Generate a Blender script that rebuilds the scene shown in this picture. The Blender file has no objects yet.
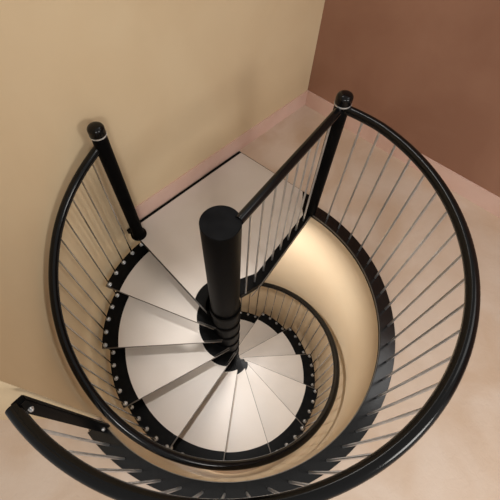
import bpy, bmesh, math, random
from mathutils import Vector, Matrix
from math import sin, cos, pi, radians, degrees, atan2, asin, acos, sqrt, hypot
random.seed(7)
scene = bpy.context.scene
COL = scene.collection

# ------------------------------------------------------------------ materials
def srgb(r, g, b):
    f = lambda c: (c/255/12.92) if c/255 <= .04045 else ((c/255+.055)/1.055)**2.4
    return (f(r), f(g), f(b), 1)

def mat(name, c1, c2=None, rough=.5, metal=0, nscale=3, detail=4, bump=0, bscale=30, coat=0, distort=0, spec=.5, lo=.35, hi=.65, r2=None):
    m = bpy.data.materials.new(name); m.use_nodes = True
    nt = m.node_tree; b = nt.nodes['Principled BSDF']
    b.inputs['Base Color'].default_value = c1
    b.inputs['Roughness'].default_value = rough
    b.inputs['Metallic'].default_value = metal
    b.inputs['Coat Weight'].default_value = coat
    b.inputs['Coat Roughness'].default_value = .15
    b.inputs['Specular IOR Level'].default_value = spec
    tc = nt.nodes.new('ShaderNodeTexCoord')
    if c2:
        n = nt.nodes.new('ShaderNodeTexNoise')
        n.inputs['Scale'].default_value = nscale; n.inputs['Detail'].default_value = detail
        n.inputs['Distortion'].default_value = distort
        r = nt.nodes.new('ShaderNodeValToRGB')
        r.color_ramp.elements[0].position = lo; r.color_ramp.elements[1].position = hi
        r.color_ramp.elements[0].color = c1; r.color_ramp.elements[1].color = c2
        nt.links.new(tc.outputs['Object'], n.inputs['Vector'])
        nt.links.new(n.outputs['Fac'], r.inputs['Fac'])
        nt.links.new(r.outputs['Color'], b.inputs['Base Color'])
        if r2 is not None:
            mr = nt.nodes.new('ShaderNodeMapRange')
            mr.inputs['To Min'].default_value = rough; mr.inputs['To Max'].default_value = r2
            nt.links.new(n.outputs['Fac'], mr.inputs['Value'])
            nt.links.new(mr.outputs['Result'], b.inputs['Roughness'])
    if bump:
        n2 = nt.nodes.new('ShaderNodeTexNoise')
        n2.inputs['Scale'].default_value = bscale; n2.inputs['Detail'].default_value = 5
        n2.inputs['Distortion'].default_value = .6
        bp = nt.nodes.new('ShaderNodeBump'); bp.inputs['Strength'].default_value = bump
        bp.inputs['Distance'].default_value = .004
        nt.links.new(tc.outputs['Object'], n2.inputs['Vector'])
        nt.links.new(n2.outputs['Fac'], bp.inputs['Height'])
        nt.links.new(bp.outputs['Normal'], b.inputs['Normal'])
    return m

M = {}
M['black'] = mat('black_paint', (.0022, .0022, .0024, 1), (.004, .004, .0043, 1), .36, nscale=9, bump=.05, bscale=60, r2=.46, spec=.03)
M['ring'] = mat('black_plate_paint', (.0045, .0045, .0048, 1), (.0065, .0063, .0063, 1), .14, nscale=12, bump=.06, bscale=40, r2=.22, spec=.45)
M['tread'] = mat('black_tread_paint', (.004, .004, .0043, 1), (.006, .006, .006, 1), .3, nscale=12, bump=.04, bscale=40, spec=.06)
M['nosing'] = mat('nosing_strip', srgb(96, 88, 80), None, .4, metal=.3)
M['gloss'] = mat('black_rail_lacquer', (.0035, .0035, .0038, 1), None, .15, spec=.25)
M['steel'] = mat('brushed_steel', srgb(206, 208, 211), srgb(192, 194, 198), .3, metal=.88, nscale=20)
M['rod'] = mat('polished_steel_rod', srgb(178, 177, 175), None, .16, metal=1)
M['chrome'] = mat('polished_chrome', srgb(205, 205, 205), None, .25, metal=.55, spec=.8)
M['edge'] = mat('steel_edging', srgb(120, 116, 110), None, .4, metal=.6)
M['inlay'] = mat('greige_tread_covering', srgb(206, 196, 186), srgb(213, 204, 195), .34, nscale=2.2, bump=.04, bscale=90, spec=.42)
M['floor'] = mat('beige_microcement', srgb(195, 170, 147), srgb(207, 188, 171), .62, nscale=2.2, detail=7, distort=.7, bump=.6, bscale=26, spec=.3)
M['wall'] = mat('tan_limewash', srgb(209, 186, 151), srgb(215, 194, 160), .8, nscale=1.3, detail=5, distort=.4, bump=.12, bscale=22, spec=.2)
M['brown'] = mat('terracotta_brown_limewash', srgb(142, 103, 83), srgb(155, 116, 95), .75, nscale=1.5, detail=5, distort=.5, bump=.1, bscale=25, spec=.25)
M['base'] = mat('dusty_pink_baseboard', srgb(212, 178, 162), srgb(218, 186, 172), .55, nscale=4, spec=.3)
M['well'] = mat('cream_plaster', srgb(218, 195, 163), srgb(224, 203, 172), .7, nscale=1.6, bump=.1, bscale=20, spec=.25)

# ------------------------------------------------------------------ mesh helpers
def obj(name, bm, m, parent=None, smooth=35):
    bmesh.ops.remove_doubles(bm, verts=bm.verts, dist=1e-6)
    bmesh.ops.recalc_face_normals(bm, faces=bm.faces)
    me = bpy.data.meshes.new(name); bm.to_mesh(me); bm.free()
    me.materials.append(m)
    for p in me.polygons: p.use_smooth = True
    me.set_sharp_from_angle(angle=radians(smooth))
    o = bpy.data.objects.new(name, me); COL.objects.link(o)
    if parent: o.parent = parent
    return o

def thing(name, label, cat, loc=(0, 0, 0)):
    o = bpy.data.objects.new(name, None); COL.objects.link(o); o.location = loc
    o.empty_display_size = .1
    o['label'] = label; o['category'] = cat
    return o

def struct(name, bm, m, smooth=35):
    o = obj(name, bm, m, None, smooth); o['kind'] = 'structure'; return o

def prism(bm, poly, z0, z1):
    b = [bm.verts.new((x, y, z0)) for x, y in poly]
    t = [bm.verts.new((x, y, z1)) for x, y in poly]
    n = len(poly)
    for i in range(n):
        j = (i+1) % n
        bm.faces.new((b[i], b[j], t[j], t[i]))
    bm.faces.new(t); bm.faces.new(list(reversed(b)))

def tube(bm, pts, r, seg=14, closed=False, cap=True):
    pts = [Vector(p) for p in pts]; n = len(pts)
    rings = []; prev = None
    for i, p in enumerate(pts):
        if closed: t = pts[(i+1) % n]-pts[i-1]
        else: t = pts[min(i+1, n-1)]-pts[max(i-1, 0)]
        t.normalize()
        if prev is None:
            a = Vector((0, 0, 1)) if abs(t.z) < .9 else Vector((1, 0, 0))
            u = t.cross(a).normalized()
        else:
            u = (prev - t*prev.dot(t)).normalized()
        prev = u; v = t.cross(u)
        rr = r[i] if isinstance(r, (list, tuple)) else r
        rings.append([bm.verts.new(p+(u*cos(2*pi*k/seg)+v*sin(2*pi*k/seg))*rr) for k in range(seg)])
    for i in range(n if closed else n-1):
        a, b = rings[i], rings[(i+1) % n]
        for k in range(seg): bm.faces.new((a[k], a[(k+1) % seg], b[(k+1) % seg], b[k]))
    if cap and not closed:
        bm.faces.new(rings[0]); bm.faces.new(list(reversed(rings[-1])))

def lathe(bm, prof, c=(0, 0, 0), seg=32):
    rings = []
    for r, z in prof:
        if r < 1e-5: rings.append([bm.verts.new((c[0], c[1], c[2]+z))])
        else: rings.append([bm.verts.new((c[0]+r*cos(2*pi*k/seg), c[1]+r*sin(2*pi*k/seg), c[2]+z)) for k in range(seg)])
    for a, b in zip(rings, rings[1:]):
        for k in range(seg):
            k2 = (k+1) % seg
            if len(a) == 1 and len(b) == 1: continue
            if len(a) == 1: bm.faces.new((a[0], b[k], b[k2]))
            elif len(b) == 1: bm.faces.new((a[k], a[k2], b[0]))
            else: bm.faces.new((a[k], a[k2], b[k2], b[k]))
    if len(rings[0]) > 1: bm.faces.new(list(reversed(rings[0])))
    if len(rings[-1]) > 1: bm.faces.new(rings[-1])

def sector(bm, a0, a1, prof, n):
    """sweep closed (r,z) profile from angle a0 to a1 (radians)"""
    rings = []
    for i in range(n+1):
        a = a0+(a1-a0)*i/n
        rings.append([bm.verts.new((r*cos(a), r*sin(a), z)) for r, z in prof])
    m = len(prof)
    for a, b in zip(rings, rings[1:]):
        for k in range(m): bm.faces.new((a[k], a[(k+1) % m], b[(k+1) % m], b[k]))
    bm.faces.new(rings[0]); bm.faces.new(list(reversed(rings[-1])))

def P(r, a, z=None):
    return (r*cos(a), r*sin(a)) if z is None else (r*cos(a), r*sin(a), z)

# ------------------------------------------------------------------ dimensions
RISE = .2188
A0 = 2.3878; DA = .4481
R_IN, R_OUT, R_HUB = .888, 1.021, .224
C_OFF = .128
R_BAL = .995
OVER = .11                            # how far each tread runs back under the one above
NT = 14
Z_LOW = -(NT+1)*RISE
R_WL, R_WR = 1.063, 1.088           # stairwell wall radius on the left / on the right
RING_IN, RING_OUT = 1.0746, 1.173
PR = (.758, .790)                    # corner post of the guard
PL = (-.666, .664)                   # first post of the stair rail
G0, G1 = radians(223.9), radians(360+45.6)   # guard arc, counter-clockwise from the end post
E1 = Vector((cos(radians(40)), sin(radians(40))))
E2 = Vector((cos(radians(-50)), sin(radians(-50))))
WALL_H = 3.3
def W(s, t):
    """plan point: s along wall_left away from the corner, t into the room"""
    o = -E2*R_WL + E1*2.138
    q = o - E1*s + E2*t
    return (q.x, q.y)

# ------------------------------------------------------------------ setting
# left wall: straight, then a quarter round hugging the stair, then a return
poly = [W(0, 0)]
for i in range(0, 41):
    a = radians(130 + 91.0*i/40)
    poly.append(P(R_WL, a))
end = Vector(poly[-1])
ret = Vector((cos(radians(178)), sin(radians(178))))
poly += [tuple(end+ret*1.6), tuple(end+ret*1.6+Vector((0, 3.2))), W(0, -.5)]
bm = bmesh.new(); prism(bm, poly, Z_LOW-.2, WALL_H)
struct('wall_left', bm, M['wall'], 20)
# right wall
bm = bmesh.new(); prism(bm, [W(0, -.5), W(0, 6), W(-.2, 6), W(-.2, -.5)], -.3, WALL_H)
struct('wall_right', bm, M['brown'])
# stairwell wall below the floor
def rw(a):
    d = degrees(a)
    if d < 221: return R_WL
    if d < 262: u = (d-221)/41
    elif d < 455: u = 1
    else: u = max(0, 1-(d-455)/35)
    return R_WL + (R_WR-R_WL)*u*u*(3-2*u)
bm = bmesh.new()
n = 120; prev = None
a_s, a_e = radians(221), radians(490)
for i in range(n+1):
    a = a_s+(a_e-a_s)*i/n; r = rw(a)
    top = -.012
    cur = [bm.verts.new(P(r, a, z)) for z in (Z_LOW-.2, top)] + [bm.verts.new(P(r+.2, a, z)) for z in (top, Z_LOW-.2)]
    if prev:
        for k in range(4): bm.faces.new((prev[k], prev[(k+1) % 4], cur[(k+1) % 4], cur[k]))
    else: bm.faces.new(cur)
    prev = cur
bm.faces.new(prev)
struct('wall_stairwell', bm, M['well'], 20)
# lower floor
bm = bmesh.new(); lathe(bm, [(1.2, Z_LOW-.2), (1.2, Z_LOW)], seg=64)
fl = struct('floor_lower', bm, M['floor'])
# upper floor with the round opening
LAND_FAR = [W(2.138-.213*cos(radians(40))-1.5667*sin(radians(40)), 0.0), (.785, .968)]
def floor_poly():
    pts = [LAND_FAR[0], W(0, 0), W(0, 6), W(6, 6), W(6, 2.5)]
    pts.append(tuple(end+ret*1.6)); pts.append(tuple(end))
    inner = []
    nn = 90
    for i in range(nn+1):
        a = radians(221)+(G1-radians(221))*i/nn
        inner.append(P(RING_OUT-.012, a))
    return pts + inner + [LAND_FAR[1]]
bm = bmesh.new(); prism(bm, floor_poly(), -.22, 0)
bmesh.ops.triangulate(bm, faces=[f for f in bm.faces if len(f.verts) > 4])
struct('floor', bm, M['floor'])
# baseboards
BH = .155; BT = .014
bm = bmesh.new()
prism(bm, [W(0, 0), W(2.138+.02, 0), W(2.138+.02, BT), W(BT, BT)], .0, BH)
struct('baseboard_left', bm, M['base'])
bm = bmesh.new()
prism(bm, [W(0, 0), W(BT, BT), W(BT, 6), W(0, 6)], .0, BH)
struct('baseboard_right', bm, M['base'])

# ------------------------------------------------------------------ spiral staircase
stair = thing('spiral_staircase', 'black spiral staircase with cream inlaid treads winding down around a thick central column', 'staircase', (0, 0, Z_LOW))
def sub(name, bm, m, smooth=35, parent=None):
    """part of the staircase: parented while keeping world coordinates"""
    o = obj(name, bm, m, None, smooth)
    p = parent or stair
    o.parent = p
    if p is stair: o.location = (0, 0, -Z_LOW)
    return o
bm = bmesh.new()
RC = .103; ZT = 1.011
lathe(bm, [(RC, Z_LOW+.001), (RC, ZT-.003), (RC-.003, ZT), (0, ZT)], seg=64)
column = sub('column', bm, M['black'], 30)
bm = bmesh.new(); lathe(bm, [(.16, Z_LOW), (.16, Z_LOW+.015), (.11, Z_LOW+.015)], seg=40)
sub('base_plate', bm, M['black'])

def front_pt(phi, r, c=C_OFF):        # point at radius r on the nosing line whose foot direction is phi
    return P(r, phi+asin(max(-1, min(1, c/r))))
def phi_of(k): return A0+k*DA - asin(C_OFF/R_IN)

def ang(p): return atan2(p[1], p[0])
def wedge(phi_f, phi_b, r0, r1, n=14):
    """plan polygon between two parallel-offset nosing lines and two radii"""
    def arc(r, pa, pb):
        a = ang(front_pt(pa, r, C_OFF-OVER)); b = ang(front_pt(pb, r))
        while b < a-1e-6: b += 2*pi
        return [P(r, a+(b-a)*i/n) for i in range(n+1)]
    o = arc(r1, phi_b, phi_f)
    i = arc(r0, phi_b, phi_f)
    return o + list(reversed(i))

def bolt_mesh(bm):
    lathe(bm, [(.0185, 0), (.0185, .004), (.0165, .006), (.0155, .014), (.0125, .021), (.007, .0255), (0, .0265)], seg=18)
# one tread (built at k = 1 around the axis at z = 0), the rest are copies
OV = radians(3.0)
ROOT_Z = -Z_LOW
def nosing_bm(r0):
    pf = phi_of(1)
    bm = bmesh.new()
    a, b = Vector(front_pt(pf, r0)), Vector(front_pt(pf, R_OUT-.002)); d = (b-a).normalized(); nn = Vector((d.y, -d.x))
    if nn.dot(Vector(P(1, A0+DA+pi/2))) < 0: nn = -nn
    prism(bm, [tuple(a-nn*.001), tuple(b-nn*.001), tuple(b+nn*.005), tuple(a+nn*.005)], -.009, -.001)
    return bm
def build_tread():
    pf, pb = phi_of(1), phi_of(0)
    bm = bmesh.new()
    prism(bm, wedge(pf-.004, pb, .110, R_OUT), -.046, -.004)
    lathe(bm, [(.1035, -.05), (.112, -.05), (.1145, -.044), (.1145, -.012), (.112, -.004), (.1035, -.004)], seg=48) if False else None
    t = sub('tread', bm, M['tread'], 30)
    bm = bmesh.new()
    prism(bm, wedge(pf, pb+.004, R_HUB, R_IN), -.0045, .0)
    inl = obj('tread_inlay', bm, M['inlay'], t)
    obj('nosing_strip', nosing_bm(.135), M['nosing'], t)['label'] = 'thin dark metal nosing strip'
    bm = bmesh.new()
    # sleeve: hollow collar on the column, a little wider at its lip
    prof = [(.1032, -RISE+.002), (.1085, -RISE+.002), (.1085, -.05), (.116, -.04), (.116, -.008), (.112, -.002), (.1032, -.002)]
    seg = 48; rings = [[bm.verts.new((r*cos(2*pi*k/seg), r*sin(2*pi*k/seg), z)) for k in range(seg)] for r, z in prof]
    for a, b in zip(rings, rings[1:]+rings[:1]):
        for k in range(seg): bm.faces.new((a[k], a[(k+1) % seg], b[(k+1) % seg], b[k]))
    obj('hub_sleeve', bm, M['black'], t)
    bm = bmesh.new(); bolt_mesh(bm)
    b0 = obj('bolt', bm, M['chrome'], t)
    for j in range(5):
        b = b0 if j == 0 else b0.copy()
        if j: COL.objects.link(b); b.parent = t
        a = A0-radians(2.3)+j*DA/4
        b.location = P(R_BAL, a, -.004)
    return t
t0 = build_tread()
short = obj('nosing_strip', nosing_bm(R_HUB), M['nosing'], None); short_me = short.data; bpy.data.objects.remove(short)
t0.location = (0, 0, ROOT_Z-RISE)
for k in range(2, NT+1):
    t = t0.copy(); COL.objects.link(t); t.parent = stair
    t.location = (0, 0, ROOT_Z-k*RISE); t.rotation_euler = (0, 0, (k-1)*DA)
    for ch in list(t0.children):
        c = ch.copy(); COL.objects.link(c); c.parent = t
        if k > 4 and ch.name.startswith('nosing_strip'): c.data = short_me

# landing platform level with the floor
edge_in = front_pt(phi_of(0), C_OFF+.001)
pd = Vector((PR[0]-.08, PR[1])).normalized(); pn = Vector((pd.y, -pd.x))   # along / outward of the railing panel
def PP(d, off):
    q = Vector((.08, 0))+pd*d+pn*off
    return (q.x, q.y)
wl0 = W(2.138+.05, BT+.002); wl1 = W(LAND_FAR[0] and 2.138-(Vector(LAND_FAR[0])-Vector((-E2*R_WL))).dot(E1), BT+.002)
fr = [front_pt(phi_of(0), r) for r in (R_OUT+.0, .9, .7, .5, .3, .2, .14)]
# outer corner where the nosing line meets the wall side
land = [fr[0]] + fr[1:]
inner_arc = []
a_f = ang(fr[-1]) % (2*pi); a_t = radians(30)
for i in range(1, 13):
    inner_arc.append(P(.14 if i < 12 else .14, a_f+(a_t-a_f)*i/12))
ring_hit = P(RING_IN, ang(PR)-radians(1.2))
land += inner_arc + [PP(.25, .05), ring_hit, P(RING_OUT-.012, G1), LAND_FAR[1], wl1, wl0, W(2.138+.13, BT+.002)]
bm = bmesh.new(); prism(bm, land, -.06, -.004)
bmesh.ops.triangulate(bm, faces=[f for f in bm.faces if len(f.verts) > 4])
lp = sub('landing_platform', bm, M['tread'], 30)
G = .028
far_d = (Vector(LAND_FAR[1])-Vector(wl1)).normalized()
inl = [front_pt(phi_of(0), R_IN+.09)] + [front_pt(phi_of(0), r) for r in (.8, .6, .4, .3, R_HUB)]
a0_ = ang(front_pt(phi_of(0), R_HUB)) % (2*pi); a1_ = radians(62)
for i in range(1, 11): inl.append(P(R_HUB, a0_+(a1_-a0_)*i/10))
inl += [PP(.30, -.028), PP(.98, -.032), PP(1.03, -.07)]
v = Vector(LAND_FAR[1]) - Vector((cos(radians(45)), sin(radians(45))))*.004
inl += [(v.x-.05, v.y+.05)]
v = Vector(wl1) + E2*G - Vector((cos(radians(45)), sin(radians(45))))*.004
inl += [(v.x, v.y), W(2.138+.04, BT+.002+G)]
bm = bmesh.new(); prism(bm, inl, -.0045, 0)
bmesh.ops.triangulate(bm, faces=[f for f in bm.faces if len(f.verts) > 4])
o = obj('landing_inlay', bm, M['inlay'], lp); o['label'] = 'greige landing covering'
# light steel lip along the open edge of the landing
bm = bmesh.new()
tube(bm, [(*PP(.12, .052), -.004), (*PP(.25, .052), -.004), (ring_hit[0]+pn.x*.002, ring_hit[1]+pn.y*.002, -.004)], .0035, 8)
obj('edge_trim', bm, M['edge'], lp)
# landing sleeve
bm = bmesh.new()
prof = [(.1032, -RISE+.002), (.1085, -RISE+.002), (.1085, -.05), (.116, -.04), (.116, -.002), (.113, .006), (.1032, .006)]
seg = 48; rings = [[bm.verts.new((r*cos(2*pi*k/seg), r*sin(2*pi*k/seg), z)) for k in range(seg)] for r, z in prof]
for a, b in zip(rings, rings[1:]+rings[:1]):
    for k in range(seg): bm.faces.new((a[k], a[(k+1) % seg], b[(k+1) % seg], b[k]))
obj('hub_sleeve', bm, M['black'], lp)

# posts
def post(bm, x, y, z0, ztop, r=.046, flange=True):
    pr = [(r*1.4, z0), (r*1.4, z0+.012), (r*1.12, z0+.018), (r, z0+.03)] if flange else [(r, z0)]
    lathe(bm, pr+[(r, ztop-.068)], (x, y, 0), 32)
def cap(bm, x, y, ztop, r=.0495):
    pr = [(.036, -.068), (r, -.062), (r, -.028)]
    for i in range(1, 9):
        u = pi/2*i/8
        pr.append((r*cos(u)**.7 if i < 8 else 0, -.028+.028*sin(u)))
    lathe(bm, pr, (x, y, ztop), 32)
def band(bm, x, y, ztop, r=.051):
    lathe(bm, [(.036, -.0705), (r, -.0705), (r, -.062), (.036, -.062)], (x, y, ztop), 32)
ZP, ZPR = 1.08, 1.095
bm = bmesh.new(); post(bm, *PL, 0, ZP); pl = sub('newel_post', bm, M['black'])
bm = bmesh.new(); cap(bm, *PL, ZP); obj('post_cap', bm, M['gloss'], pl)
bm = bmesh.new(); band(bm, *PL, ZP); o = obj('cap_ring', bm, M['chrome'], pl); o['label'] = 'thin chrome ring'

# stair handrail
ZS = .924; RS = .9926
def rail_at(k):
    a = A0+k*DA; z = ZS-k*RISE
    u = min(1, max(0, (k+.1)/1.3)); r = .945+(RS-.945)*sin(u*pi/2)
    return a, r, z
pts = []
N = 330
for i in range(N+1):
    k = -.06+(NT+.35)*i/N
    a, r, z = rail_at(k)
    pts.append(P(r, a, z))
bm = bmesh.new(); tube(bm, pts, .0275, 18)
sub('handrail', bm, M['gloss'], 50)
# stair balusters: four to a tread, the last runs on down to the tread below
for k in range(1, NT+1):
    for j in range(1, 5):
        kk = (k-1)+j/4-radians(2.3)/DA
        a = A0+kk*DA; r1 = rail_at(kk)[1]; zt = rail_at(kk)[2]-.012
        zb = -k*RISE-.03-(RISE if (j == 4 and k < NT) else 0)
        bm = bmesh.new(); tube(bm, [P(R_BAL, a, zb), P(R_BAL, a, -k*RISE+.1), P(r1, a, zt)], .0056, 10)
        sub('baluster', bm, M['rod'])
# bottom post
ab = A0+(NT+.25)*DA
bm = bmesh.new(); tube(bm, [P(RS, ab, Z_LOW+.001), P(RS, ab, ZS-(NT+.25)*RISE)], .03, 20)
sub('newel_post', bm, M['black'])

# ------------------------------------------------------------------ landing railing panel
pan = thing('landing_railing', 'straight black railing panel between the central column and the round corner post', 'railing', (*PP(.5, 0), 0))
def psub(name, bm, m, root, parent=None, smooth=35):
    o = obj(name, bm, m, parent or root, smooth)
    if not parent: o.location = -root.location
    return o
LP = (Vector(PR)-Vector((.08, 0))).length
bm = bmesh.new(); tube(bm, [(*PP(.012, 0), 1.0), (*PP(.5, 0), 1.0), (*PP(LP-.034, 0), 1.0)], .0265, 18)
psub('top_rail', bm, M['gloss'], pan)
for i in range(1, 9):
    d = .116*i
    bm = bmesh.new(); tube(bm, [(*PP(d, .0), -.003), (*PP(d, 0), .5), (*PP(d, 0), .99)], .0066, 10)
    psub('baluster', bm, M['steel'], pan)

# ------------------------------------------------------------------ curved guard round the opening
gr = thing('guard_railing', 'curved black guard railing with thin steel balusters around the round floor opening', 'railing', P(1.12, radians(315), 0))
bm = bmesh.new()
sector(bm, G0-radians(2.3), G1, [(RING_IN, -.03), (RING_IN, .004), (RING_IN+.003, .007), (RING_OUT-.002, .007), (RING_OUT, .005), (RING_OUT, .0005), (RING_OUT-.02, .0005), (RING_OUT-.02, -.008), (RING_IN+.011, -.008), (RING_IN+.011, -.03)], 120)
rp = psub('ring_plate', bm, M['ring'], gr, None, 30)
bm = bmesh.new()
sector(bm, G0-radians(2.2), G1, [(RING_IN-.003, -.006), (RING_IN-.003, .0045), (RING_IN, .0045), (RING_IN, -.006)], 120)
o = obj('edge_trim', bm, M['edge'], rp)
RG = 1.1107
pts = []
ge = G0+radians(.2)
gx = ang(PR)-.034/RG + 2*pi
for i in range(141): pts.append(P(RG if i < 132 else RG+(hypot(*PR)-RG)*(i-131)/9, ge+(gx-ge)*i/140, 1.0))
bm = bmesh.new(); tube(bm, pts, .0275, 20)
psub('top_rail', bm, M['gloss'], gr, None, 50)
for k in range(28):
    a = radians(38.7-6.29*k)
    bm = bmesh.new(); tube(bm, [P(1.128, a, .0065), P(1.122, a, .5), P(RG+.002, a, .985)], .0072, 10)
    psub('baluster', bm, M['steel'], gr)
bm = bmesh.new(); post(bm, *PR, .0, ZPR, .046, False); cp = psub('corner_post', bm, M['black'], gr)
bm = bmesh.new(); cap(bm, *PR, ZPR); obj('post_cap', bm, M['gloss'], cp)
bm = bmesh.new(); band(bm, *PR, ZPR); o = obj('cap_ring', bm, M['chrome'], cp); o['label'] = 'thin chrome ring'
# square end post against the wall end
bm = bmesh.new()
er = Vector(P(1, G0)); et = Vector((-er.y, er.x))
def EP(r, t): q = er*r+et*t; return (q.x, q.y)
prism(bm, [EP(1.058, -.010), EP(1.110, -.010), EP(1.110, .018), EP(1.058, .018)], -.03, 1.012)
bmesh.ops.bevel(bm, geom=list(bm.edges), offset=.004, segments=2, affect='EDGES')
ep = psub('end_post', bm, M['black'], gr)
for zz in (.06, .93):
    bm = bmesh.new(); bolt_mesh(bm)
    b = obj('bolt', bm, M['chrome'], ep)
    b.matrix_local = Matrix.Translation((*EP(1.085, .018), zz)) @ Vector((et.x, et.y, 0)).to_track_quat('Z', 'Y').to_matrix().to_4x4() @ Matrix.Scale(.6, 4)

# ------------------------------------------------------------------ light
w = bpy.data.worlds.new('World'); scene.world = w; w.use_nodes = True
bg = w.node_tree.nodes['Background']
bg.inputs['Color'].default_value = (1.0, .97, .93, 1); bg.inputs['Strength'].default_value = .5
def lamp(name, typ, loc, power, color, size=.1, target=None, **kw):
    l = bpy.data.lights.new(name, typ); l.energy = power; l.color = color
    if typ == 'AREA': l.shape = 'DISK'; l.size = size
    else: l.shadow_soft_size = size
    for k, vv in kw.items(): setattr(l, k, vv)
    o = bpy.data.objects.new(name, l); COL.objects.link(o); o.location = loc
    if target: o.rotation_euler = (Vector(target)-Vector(loc)).to_track_quat('-Z', 'Y').to_euler()
    return o
lamp('ceiling_lamp', 'AREA', (.1, -3.4, 3.0), 51, (1, .97, .93), .8, (0, -1.4, 0))
lamp('side_window', 'AREA', (2.5, -2.3, 2.25), 44, (1, .96, .91), 1.0, (-.9, .2, .4))
lamp('landing_ceiling_lamp', 'AREA', (.40, 1.15, 3.1), 3, (1, .965, .92), .2, (.3, .6, 0))
lamp('floor_ceiling_lamp', 'AREA', (2.15, .1, 3.1), 7, (1, .98, .96), 1.0, (2.15, .1, 0))
lamp('stairwell_spot', 'SPOT', (.02, .02, 3.1), 272, (1, .98, .96), .06, (-.02, -.42, -1), spot_size=radians(31), spot_blend=1.0)
lamp('landing_downlight', 'AREA', (.30, .40, -.10), 14.5, (1, .965, .93), .14, (.30, .40, -2))
lamp('landing_wall_light', 'POINT', (.24, .59, -.36), 2.1, (1, .96, .9), .06)
lamp('lower_hall_lamp', 'POINT', (-.3, -.4, Z_LOW+.4), 9, (1, .96, .92), .08)

# ------------------------------------------------------------------ camera
cd = bpy.data.cameras.new('Camera'); cam = bpy.data.objects.new('Camera', cd); COL.objects.link(cam)
F, CX, CY = 353.14, 221.14, 254.91
cd.sensor_fit = 'HORIZONTAL'; cd.sensor_width = 36; cd.lens = F*36/500
cd.shift_x = (250-CX)/500; cd.shift_y = (CY-250)/500
cd.clip_start = .01
T, RO = .538716, -.059674
R = Matrix.Rotation(T, 4, 'X') @ Matrix.Rotation(RO, 4, 'Z')
cam.matrix_world = Matrix.Translation((-.00602, -.99299, 2.3679)) @ R
scene.camera = cam
vs = scene.view_settings
vs.view_transform = 'Standard'; vs.look = 'None'; vs.gamma = 1; vs.exposure = 0
vs.use_curve_mapping = False
